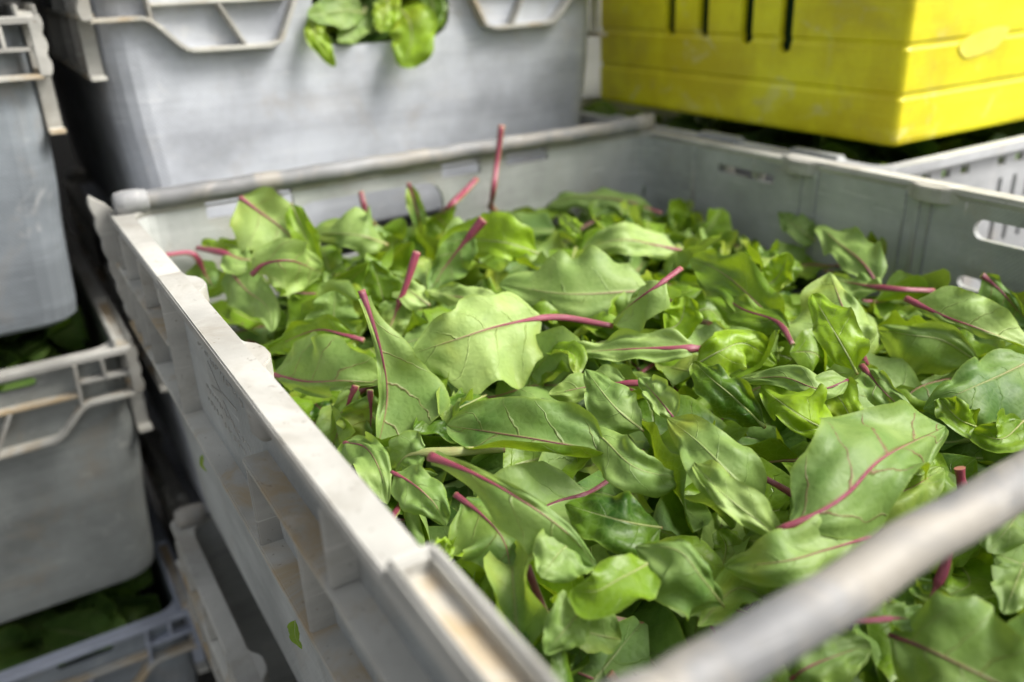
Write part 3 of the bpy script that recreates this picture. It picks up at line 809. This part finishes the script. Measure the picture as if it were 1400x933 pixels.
hero('yellow green oval leaf', 'yellow green oval leaf lying on the peaked pale leaf',
     [(1172,512,.018),(1150,470,.030),(1110,402,.034)], (24,34), .05, k=.85, fold=(-8,-8), curl=(-15,20), side=1, tint=.0, red=.05, sr=2, pink=.1)
hero('long pink rib leaf', 'pale leaf with a long straight pink stalk near the right wall',
     [(1238,408,.024),(1290,432,.024),(1345,452,.022),(1412,478,.014)], (46,8), .10, k=.7, fold=(10,-50), curl=(-25,0), side=-1, tint=.1, red=.6, sr=5.5, dark=.35)
hero('red stalk by right wall leaf', 'leaf with a horizontal crimson stalk by the right wall',
     [(1277,398,.018),(1230,396,.018),(1185,391,.014),(1130,380,.004)], (24,16), .35, side=-1, tint=.3, red=.6, sr=5.5, dark=.45)
hero('folded shawl leaf', 'leaf with its upper half folded over like a shawl, right of the peaked pale leaf',
     [(1342,498,.006),(1290,466,.016),(1245,458,.018),(1200,452,.010)], (64,18), .04, k=.8, fold=(-30,10), curl=(-35,10), side=-1, tint=.3, red=.05, sr=2, pink=.2)
hero('big blue green leaf', 'largest dark bluish green leaf lying flat at the right edge of the heap',
     [(1420,488,.014),(1370,512,.016),(1320,534,.016),(1262,560,.006)], (66,34), .02, k=.75, fold=(-5,-8), curl=(-15,-20), side=-1, tint=.7, red=.1, sr=3, pink=.3, wave=.12)
hero('small rolled leaf', 'small rolled leaf with a yellow rim at the tip of the big bluish leaf',
     [(1335,584,.008),(1310,572,.014),(1284,545,.014)], (22,22), .04, k=.8, fold=(20,15), curl=(50,40), side=1, tint=.4, red=.0, sr=2, pink=.1, shape='round')
hero('narrow olive leaf', 'narrow olive leaf with a brown red midrib, between the peaked and bluish leaves',
     [(1178,500,.018),(1205,532,.018),(1230,556,.014),(1256,582,.008)], (14,20), .12, k=.8, fold=(12,12), side=-1, tint=.35, red=.9, sr=5, dark=.6, shape='long')
hero('glossy lobed leaf', 'glossy pale leaf with a notched lobed edge below the yellow green oval leaf',
     [(1152,596,.006),(1110,578,.016),(1075,556,.018),(1040,528,.010)], (22,50), .03, k=.75, fold=(-10,-8), curl=(-30,-25), side=1, tint=.05, red=.05, sr=2, pink=.1, shape='round', wave=.15)
hero('yellow green drop leaf', 'yellow green drop shaped leaf hanging behind the glossy lobed leaf',
     [(1122,520,.010),(1150,548,.012),(1172,592,.004)], (26,30), .04, k=.85, curl=(10,10), side=1, tint=.0, red=.0, sr=2, pink=.1)
hero('striped flat leaf', 'long flat leaf ending in a thin brown stalk, above the glossy lobed leaf',
     [(1162,519,.018),(1120,532,.020),(1070,516,.018),(1006,520,.008)], (14,26), .02, k=.7, fold=(-10,-8), curl=(-20,-25), side=-1, tint=.2, red=.5, sr=3, dark=.8)
hero('big pink veined leaf', 'large leaf with a curved pink midrib and pink side veins beside the near bar',
     [(1062,725,.020),(1110,706,.024),(1160,674,.028),(1208,626,.030),(1292,584,.016)], (92,52), .06, k=.7, fold=(6,-18), curl=(-30,-35), side=-1, tint=.42, red=1.0, sr=6, dark=.2, wave=.20, lobe=.14, pk=1.6)
hero('leaf under pink veined leaf', 'mid green leaf sticking out beneath the big pink veined leaf',
     [(1120,690,.0),(1180,688,.010),(1240,670,.012),(1290,640,.008)], (30,32), .05, k=.7, curl=(-20,-20), side=-1, tint=.45, red=.4, sr=4, dark=.7)
hero('pointed sage leaf', 'pointed sage green leaf left of the big pink veined leaf',
     [(1050,700,.004),(1000,650,.018),(955,605,.022),(912,572,.018)], (40,48), .05, k=.8, fold=(-6,-8), curl=(-10,-15), side=-1, tint=.3, red=.05, sr=2, pink=.1, shape='tri')
hero('scrolled yellow leaf', 'scrolled yellow green leaf lying in front of the pointed sage leaf',
     [(1075,742,.010),(1030,708,.018),(985,672,.022),(948,632,.018)], (18,30), .04, k=.8, fold=(25,10), curl=(55,-25), side=-1, tint=.08, red=.05, sr=2, pink=.1)
hero('oval shoe leaf', 'oval leaf shaped like a shoe partly covered by the near bar',
     [(1190,734,.014),(1130,752,.018),(1070,768,.020),(990,775,.010)], (36,44), .04, k=.75, fold=(-8,14), curl=(-20,30), side=-1, tint=.3, red=.3, sr=3)
hero('turned edge leaf', 'dark leaf with one pale turned over edge, left of the oval shoe leaf',
     [(990,830,.0),(960,790,.014),(925,752,.020),(868,748,.014)], (62,22), .04, k=.7, fold=(-14,-20), curl=(-20,-40), side=-1, tint=.5, red=.05, sr=2, pink=.2, wave=.08)
hero('bright cupped leaf', 'bright green cupped leaf at the lower middle of the heap',
     [(888,770,.014),(850,790,.018),(815,808,.018),(782,806,.012)], (48,30), .03, k=.85, fold=(14,-6), curl=(40,-10), side=1, tint=.3, red=.05, sr=2, pink=.2, pk=.4)
hero('round pale flap leaf', 'round pale leaf flap left of the bright cupped leaf',
     [(790,736,.010),(765,755,.014),(740,790,.012)], (46,36), .04, k=.8, curl=(-15,-20), side=-1, tint=.25, red=.05, sr=2, pink=.1, shape='round')
hero('creased small leaf', 'small creased pale leaf between the left rim and the near bar',
     [(795,835,.004),(775,858,.010),(745,895,.006)], (32,40), .04, k=.8, fold=(-20,20), curl=(-10,10), side=-1, tint=.3, red=.1, sr=2, pink=.2, shape='tri')
hero('wrinkled dim leaf', 'large dim wrinkled leaf below the curled flap leaf',
     [(905,722,.0),(850,712,.008),(772,690,.006)], (44,36), .03, k=.7, curl=(-10,-10), side=1, tint=.7, red=.05, sr=2, pink=.2, pk=1.0)
hero('near leaf below the bar', 'large dark leaf nearest the viewer, beyond the near bar at lower right',
     [(1215,868,.008),(1260,885,.012),(1330,918,.014),(1420,960,.008)], (92,60), .03, k=.8, curl=(-15,-15), side=-1, tint=.45, red=.7, sr=4, dark=.8, wave=.14, shape='round')
hero('pale near leaf', 'pale leaf beneath the near bar at the bottom of the picture',
     [(1080,930,.0),(1110,910,.006),(1190,880,.004)], (40,36), .04, k=.8, side=-1, tint=.25, red=.2, sr=3)
hero('near pink stalk leaf', 'leaf with a dull pink stalk just below the near bar',
     [(1165,851,.014),(1200,848,.014),(1228,846,.012),(1280,850,.004)], (22,20), .35, side=-1, tint=.5, red=.6, sr=5, dark=.4)
hero('bright leaf by right wall corner', 'bright green folded leaf left of the right hand end of the near bar',
     [(1400,575,.010),(1370,600,.014),(1330,590,.010)], (30,26), .04, k=.8, fold=(10,20), curl=(10,30), side=1, tint=.25, red=.1, sr=2, pink=.3)
hero('pale oval near leaf', 'pale oval leaf under the right hand end of the near bar',
     [(1400,770,.006),(1388,800,.010),(1372,840,.006)], (30,30), .04, k=.8, side=-1, tint=.3, red=.05, sr=2, pink=.2)
hero('half round near leaf', 'half round mid green leaf peeping out right below the near bar',
     [(1400,690,.006),(1380,720,.010),(1350,755,.006)], (30,40), .04, k=.8, side=-1, tint=.35, red=.05, sr=2, pink=.2, shape='round')
hero('pink stub leaf', 'leaf with a cut pink stalk end peeping over the near bar',
     [(1312,640,'d',.0),(1316,665,'d',.002),(1330,700,.0)], (20,20), .5, side=-1, tint=.5, red=.5, sr=8, dark=.0)
hero('dark red stalk near bar leaf', 'leaf with a dark red stalk emerging under the far side of the near bar',
     [(1034,648,.012),(1060,662,.012),(1110,690,.004),(1160,705,.0)], (24,24), .4, side=-1, tint=.5, red=.6, sr=6, dark=.7)
hero('crimson stalk below bar leaf', 'leaf with a crimson stalk below the near bar at right',
     [(1298,755,'d',.0),(1290,780,'d',.0),(1278,805,'d',.0),(1260,840,.0)], (24,22), .5, side=-1, tint=.6, red=.8, sr=7, dark=.6)
hero('leaf with cut stalk pair', 'leaf with a pink cut stalk pointing right, above the folded dark leaf',
     [(912,524,.010),(865,524,.010),(815,527,.008),(750,540,.004)], (20,26), .35, side=-1, tint=.25, red=.5, sr=5, dark=.3)
hero('bright dome leaf', 'bright green domed leaf right of the wavy strip leaf',
     [(950,500,.006),(985,480,.014),(1020,470,.014),(1062,500,.006)], (26,34), .04, k=.8, fold=(-8,-10), curl=(-20,-25), side=1, tint=.05, red=.05, sr=2, pink=.1, shape='round')
hero('dark veined leaf', 'small dark glossy leaf with a pale vein, below the bright domed leaf',
     [(1046,585,.0),(1005,545,.012),(975,520,.016),(948,495,.014)], (30,24), .04, k=.75, fold=(-10,-10), curl=(-35,-25), side=1, tint=.7, red=.05, sr=3, pink=.1)
hero('standing pale wedge leaf', 'pale wedge of a leaf standing on edge right of the folded dark leaf',
     [(924,575,.012),(900,545,.018),(874,516,.020)], (14,24), .04, k=.9, fold=(10,20), side=-1, tint=.2, red=.5, sr=2)
hero('upper mid leaf above folded', 'mid green peaked leaf just above the folded dark leaf',
     [(880,590,.006),(840,556,.016),(800,505,.020)], (34,38), .04, k=.8, fold=(-15,-15), curl=(-10,-15), side=-1, tint=.35, red=.05, sr=2, pink=.2, shape='tri')
hero('pointed leaf by right wall', 'pointed mid green leaf leaning on the right wall at the back',
     [(1115,330,.002),(1095,315,.010),(1064,290,.016)], (16,20), .04, k=.7, side=-1, tint=.4, red=.05, sr=2, pink=.2, shape='tri')
hero('long leaf by right wall', 'long mid green leaf along the right wall behind the crimson stalk',
     [(1205,398,.006),(1180,360,.016),(1150,335,.018),(1118,308,.018)], (22,34), .06, k=.7, fold=(-12,-12), side=-1, tint=.25, red=.4, sr=3, dark=.6)
hero('red backed corner leaf', 'dark leaf with a dark red stalk at the right edge by the wall',
     [(1342,376,'d',.0),(1365,395,'d',.0),(1392,425,'d',.0),(1412,450,.004)], (8,30), .05, k=.7, side=-1, tint=.6, red=.9, sr=5, dark=.6)
hero('tiny yellow back leaf', 'tiny yellow green leaf at the back between the glossy and pale boat leaves',
     [(800,325,.004),(785,312,.012),(764,296,.012)], (10,12), .04, k=.8, side=1, tint=.0, red=.0, sr=2, pink=.0)
hero('dark corner leaf', 'dark green small leaf by the far right corner of the crate',
     [(885,262,.004),(905,250,.010),(928,252,.008)], (14,14), .04, k=.8, side=1, tint=.8, red=.0, sr=2, pink=.1, shape='round')
hero('purple leaf', 'small dark purple leaf in the gap beside the left rim',
     [(450,570,-.014),(435,556,-.010),(418,540,-.010)], (22,20), .04, k=.7, side=1, tint=1.0, red=1.0, sr=2, dark=1)
hero('horizontal green stalk leaf', 'leaf with a thick pale green stalk lying level, below the dark leaf',
     [(690,614,.006),(620,618,.008),(560,622,.008),(535,650,-.002)], (20,30), .6, k=.7, curl=(-20,-25), side=-1, tint=.25, red=.2, sr=7, pink=.25, dark=.6)
hero('left low folded leaf', 'mid green folded leaf with a whitish pink rib by the left rim',
     [(535,645,.010),(565,662,.012),(595,690,.008),(610,720,.0)], (26,34), .08, k=.75, fold=(-10,-20), curl=(-20,-20), side=-1, tint=.35, red=.5, sr=3.5, dark=.1)
hero('rim side small leaf', 'small bright leaf squeezed against the left rim, low in the heap',
     [(600,765,.004),(610,745,.010),(614,738,.010)], (16,14), .04, k=.8, side=1, tint=.0, red=.0, sr=2, pink=.0, shape='round')
hero('pale leaf beside spike', 'pale green leaf hanging against the left rim below the red striped spike',
     [(470,605,.006),(500,612,.010),(520,645,.006),(530,690,-.002)], (18,32), .04, k=.75, curl=(-15,-15), side=-1, tint=.25, red=.2, sr=3)

# ---- leaves between: same kind, tucked among the ones above
rnd = random.Random(21)
cells = []
for _ in range(6000):
    if len(cells) >= 203: break
    x, y = rnd.uniform(.02, .380), rnd.uniform(-.03, .435)
    p = Vector((x, y, heap(x, y)))
    v = p-CAM; d = v.dot(fwd); px, py = 700+F_PX*v.dot(right)/d, 466.5+F_PX*v.dot(down)/d
    if not (-60 < px < 1480 and -60 < py < 1010): continue
    if any((p-q).length < .0150 for q in cells): continue
    cells.append(p)
seen = set()
def where(c, i, words):
    ns = sorted(HERO, key=lambda h: (h[1]-c).length)
    return ns[0][0], ns[1][0], ns[2][0]
for i, p in enumerate(cells):
    a = rnd.uniform(0, 2*math.pi); L = rnd.uniform(.033, .074); st = rnd.uniform(.003, .020)
    dirx = Vector((math.cos(a), math.sin(a), 0)); pitch = rnd.gauss(0, .30)
    nh = min((h[1]-p).length for h in HERO); layer = rnd.uniform(-.030, -.012 if nh < .020 else -.002)
    arch = rnd.uniform(.02, .16 if nh > .018 else .07)*L
    P = []
    for q in (-.5, -.2, .15, .5):
        xy = p + dirx*(L*q)
        z = max(heap(xy.x, xy.y), -.07)*.5 + heap(p.x, p.y)*.5 + layer + math.sin(pitch)*L*q + arch*(1-(2*q)**2) - .004
        P.append(Vector((min(max(xy.x, .018), .380), min(xy.y, .436), z)))
    tipc = rnd.uniform(-.016, .014); P[-1] = P[-1] + Vector((0, 0, tipc)) - dirx*abs(tipc)*.5
    P.insert(0, P[0]-dirx*st + Vector((0, 0, rnd.uniform(-.006, .008))))
    wd = L*rnd.uniform(.20, .34)
    nr = (Vector((0, 0, 1)) + (CAM-p).normalized()*.35 + Vector((rnd.gauss(0, .35), rnd.gauss(0, .35), 0))).normalized()
    side = 1 if rnd.random() < .5 else -1
    tint = min(1, max(0, rnd.gauss(.58, .30))); red = rnd.choice((.05, .1, .3, .6, .85))
    cl = rnd.choice((-85, -45, -15, 20, 70, 130, 165)); fo = rnd.choice((-40, -25, -12, 8, 20, 35, 58, 70))
    sh = rnd.choice(('oval', 'oval', 'round', 'tri', 'long'))
    n1, n2, n3 = where(p, i, None)
    size = 'small' if L < .045 else ('large' if L > .062 else '')
    look = ('dark' if tint > .62 else 'light' if tint < .22 else 'mid') + ' green'
    lab = None
    for cand in (f'{size} {look} leaf between the {n1} and the {n2}', f'{size} {look} leaf between the {n1} and the {n3}', f'{size} {look} {"pale backed" if side < 0 else "shiny"} leaf beside the {n1} near the {n3}',
                 f'{size} {look} leaf between the {n2} and the {n3}', f'{size} {look} {sh} shaped leaf among the leaves near the {n1}', f'{size} {look} {sh} leaf half covered close to the {n2}', f'{look} {sh} leaf deep beside the {n3}'):
        cand = ' '.join(cand.split()).replace('shaped leaf among the leaves', 'leaf')
        if cand not in seen and len(cand.split()) <= 16: lab = cand; break
    if lab is None: lab = f'{look} leaf low in the gap by the {n1} and {n3}'
    seen.add(lab)
    build_leaf('chard_leaf', P, st/(st+L), wd, wd*rnd.uniform(.8, 1.15), nr, rnd.uniform(-25, 25), (fo, fo*rnd.uniform(.3, 1.2)), (cl, cl*rnd.uniform(.2, 1.3)), rnd.uniform(.06, .22),
               500+i, side, sh, rnd.uniform(.0012, .0021), tint, red, rnd.choice((.2, .8, 1, 1)), rnd.uniform(.3, 1), lab, 'loose chard leaves in the front crate', nu=20, nv=11)

# ---- the many small leaves past those, one object
def small_leaves(count, seed):
    rn = random.Random(seed); bm = bmesh.new(); made = []
    n = 0
    for _ in range(20000):
        if n >= count: break
        x, y = rn.uniform(.018, .382), rn.uniform(-.03, .438)
        p = Vector((x, y, heap(x, y)))
        if any((p-q).length < .011 for q in made): continue
        made.append(p); n += 1
        nh = min((h[1]-p).length for h in HERO)
        a = rn.uniform(0, 6.283); L = rn.uniform(.018, .042); dx = Vector((math.cos(a), math.sin(a), rn.gauss(0, .5))).normalized()
        z = p + Vector((0, 0, rn.uniform(-.014, -.004 if nh < .022 else .007)))
        st = rn.uniform(.002, .012); bend = Vector((rn.gauss(0, .004), rn.gauss(0, .004), rn.uniform(-.004, .008)))
        P = [z-dx*(L*.5+st), z-dx*(L*.5), z+bend, z+dx*(L*.5)+Vector((0, 0, rn.uniform(-.008, .006)))]
        for q in P: q.x = min(max(q.x, .016), .381); q.y = min(q.y, .438)
        nr = (Vector((0, 0, 1)) + (CAM-p).normalized()*.5 + Vector((rn.gauss(0, .5), rn.gauss(0, .5), 0))).normalized()
        wd = L*rn.uniform(.26, .44); cl = rn.choice((-80, -40, 25, 70, 120, 160)); fo = rn.choice((-35, -10, 15, 40, 65))
        r = build_leaf('tmp', P, st/(st+L), wd, wd*rn.uniform(.7, 1.2), nr, rn.uniform(-40, 40), (fo, fo*rn.uniform(.3, 1.2)), (cl, cl*rn.uniform(-.2, 1.2)), rn.uniform(.1, .3),
                       3000+n, rn.choice((1, 1, -1)), rn.choice(('oval', 'round', 'tri')), rn.uniform(.0007, .0011), .3, .2, .3, .5, 'x', nu=14, nv=9)
        for ch in list(r.children):
            me = ch.data
            if ch.name.startswith('blade'):
                me.transform(Matrix.Translation(r.location)); bm.from_mesh(me)
            bpy.data.objects.remove(ch); bpy.data.meshes.remove(me)
        bpy.data.objects.remove(r)
    o = obj('chard_leaves', bm, LEAF); o['kind'] = 'stuff'; o['tint'] = .5; o['red'] = .25; o['aspect'] = .03  # darker tint puts the shade of the gaps into these leaves
    tag(o, 'the many small chard leaf pieces lying between the larger leaves of the front crate', 'leaves')
small_leaves(230, 77)

# ---- the leaves beneath, one mass
def leaf_mass(name, region, count, zf, seed, size=(.04, .075), label=None, parent=None):
    rn = random.Random(seed); bm = bmesh.new(); uvl = bm.loops.layers.uv.new('UVMap')
    for _ in range(count):
        x, y = rn.uniform(region[0], region[1]), rn.uniform(region[2], region[3])
        L = rn.uniform(*size); a = rn.uniform(0, 6.28); w_ = L*rn.uniform(.22, .34)
        dx = Vector((math.cos(a), math.sin(a), rn.gauss(0, .25))); n = Vector((rn.gauss(0, .35), rn.gauss(0, .35), 1)).normalized()
        n = (n-dx*n.dot(dx)/dx.length_squared).normalized(); bn = n.cross(dx)
        c = Vector((x, y, zf(x, y, rn))); g = []; cu = rn.uniform(-.5, .5)
        for i in range(7):
            u = i/6; pr = blade_profile(min(.985, max(.02, u)), 'oval'); row = []
            for k in range(5):
                v = (k-2)/2
                q = c + dx*(L*(u-.5)) + bn*(w_*v*pr) + n*(cu*w_*v*v + .006*math.sin(u*6+a*5)*abs(v) - .25*L*(u-.5)**2)
                q.x = min(max(q.x, region[0]-.008), region[1]+.008); q.y = min(max(q.y, region[2]-.008), region[3]+.008)
                row.append((bm.verts.new(q), u, .5+v/2))
            g.append(row)
        for i in range(6):
            for k in range(4):
                q = [g[i][k], g[i][k+1], g[i+1][k+1], g[i+1][k]]
                f = bm.faces.new([t[0] for t in q]); f.smooth = True
                for lp, t in zip(f.loops, q): lp[uvl].uv = (t[1], t[2])
    o = obj(name, bm, LEAF)
    o['kind'] = 'stuff'; o['tint'] = .9; o['red'] = .2; o['aspect'] = .06  # very dark tint paints in the shade beneath the upper leaves
    if label: tag(o, label, 'leaves')
    return o
leaf_mass('chard_leaves', (.022, .376, -.022, .432), 900, lambda x, y, r: heap(x, y) - r.uniform(.020, .060), 5, label='deep layer of chard leaves filling the front crate beneath the loose ones')
leaf_mass('chard_leaves', (.044, .390, .545, 1.00), 500, lambda x, y, r: .134-.046+.0*x-r.uniform(.0, .05), 6, label='chard leaves filling the pale crate behind, seen through its hand hole')
leaf_mass('chard_leaves', (-.371, -.024, .55, 1.0), 420, lambda x, y, r: -.122-r.uniform(.0, .05)+.006*noise.noise(Vector((x*20, y*20, 0))), 7, label='dark chard leaves filling the middle crate of the left stack')
leaf_mass('chard_leaves', (-.371, -.023, .55, 1.0), 420, lambda x, y, r: -.352-r.uniform(.0, .05), 8, label='dark chard leaves filling the lowest crate of the left stack')
leaf_mass('chard_leaves', (.44, .82, .268, .64), 420, lambda x, y, r: -.016-r.uniform(.0, .06), 9, label='dark chard leaves filling the pale crate underneath the yellow one')

# ---- leaves poking through the hand hole of the crate behind
def far_leaf(label, pts, w, depth_y, **kw):
    P = []
    for px, py, yy in pts:
        d = ray(px, py); P.append(CAM + d*((yy-CAM.y)/d.y))
    c = sum(P, Vector())/len(P); s = (c-CAM).dot(fwd)/F_PX
    nref = ((CAM-c).normalized() + Vector((0, 0, .3))).normalized()
    return build_leaf('chard_leaf', P, kw.pop('b', .05), w[0]*s, w[1]*s, nref, label=label, group='leaves poking through the hand hole', keepout=False, sr=3*s, **kw)
far_leaf('bright leaf hanging out of the hand hole on its right side', [(545,10,.535),(560,30,.519),(562,60,.514),(548,92,.512)], (34,30), 0, seed=801, side=1, tint=.15, red=.05, pink=.2, curl=(-10,-10), shape='round')
far_leaf('narrow yellow leaf tip hanging out of the hand hole on its left side', [(425,20,.53),(432,50,.517),(445,72,.513),(458,92,.511)], (14,12), 0, seed=802, side=1, tint=.02, red=.05, pink=.2)
far_leaf('dull broad leaf lying in the upper left of the hand hole', [(500,18,.54),(470,15,.53),(420,22,.520)], (22,22), 0, seed=803, side=-1, tint=.45, red=.05, pink=.2)
far_leaf('light leaf in the middle of the hand hole', [(528,-10,.54),(530,10,.53),(520,45,.522)], (18,18), 0, seed=804, side=1, tint=.1, red=.05, pink=.2)
far_leaf('dark leaf in the right end of the hand hole', [(585,-15,.54),(592,10,.532),(590,45,.524)], (18,18), 0, seed=805, side=1, tint=.6, red=.05, pink=.2)
far_leaf('folded green leaf low in the hand hole behind the bright ones', [(500,10,.545),(485,35,.535),(462,58,.526)], (20,16), 0, seed=806, side=-1, tint=.35, red=.05, pink=.2)
# ---- scraps stuck to the outside of the front crate
def scrap(label, px, py, w_, h_, seed):
    d = ray(px, py); xx = .0062; c = CAM + d*((xx-CAM.x)/d.x); s = (c-CAM).dot(fwd)/F_PX
    up = Vector((0, .25, 1)).normalized()
    o = build_leaf('leaf_scrap', [c+up*h_*s*.5, c+Vector((-.0012, 0, 0)), c-up*h_*s*.5], .03, w_*s, w_*s, Vector((-1, -.3, .1)), label=label, keepout=False, seed=seed, side=1, tint=.3, red=0, pink=0, sr=1.0*s, fold=(10, 10), wave=.02, pucker=.1, nu=14, nv=9)
    o['category'] = 'leaf scrap'
scrap('tiny green leaf scrap stuck high on the outer side of the front crate', 280, 634, 5, 26, 901)
scrap('larger green leaf scrap caught under the ledge of the front crate', 408, 868, 14, 44, 902)
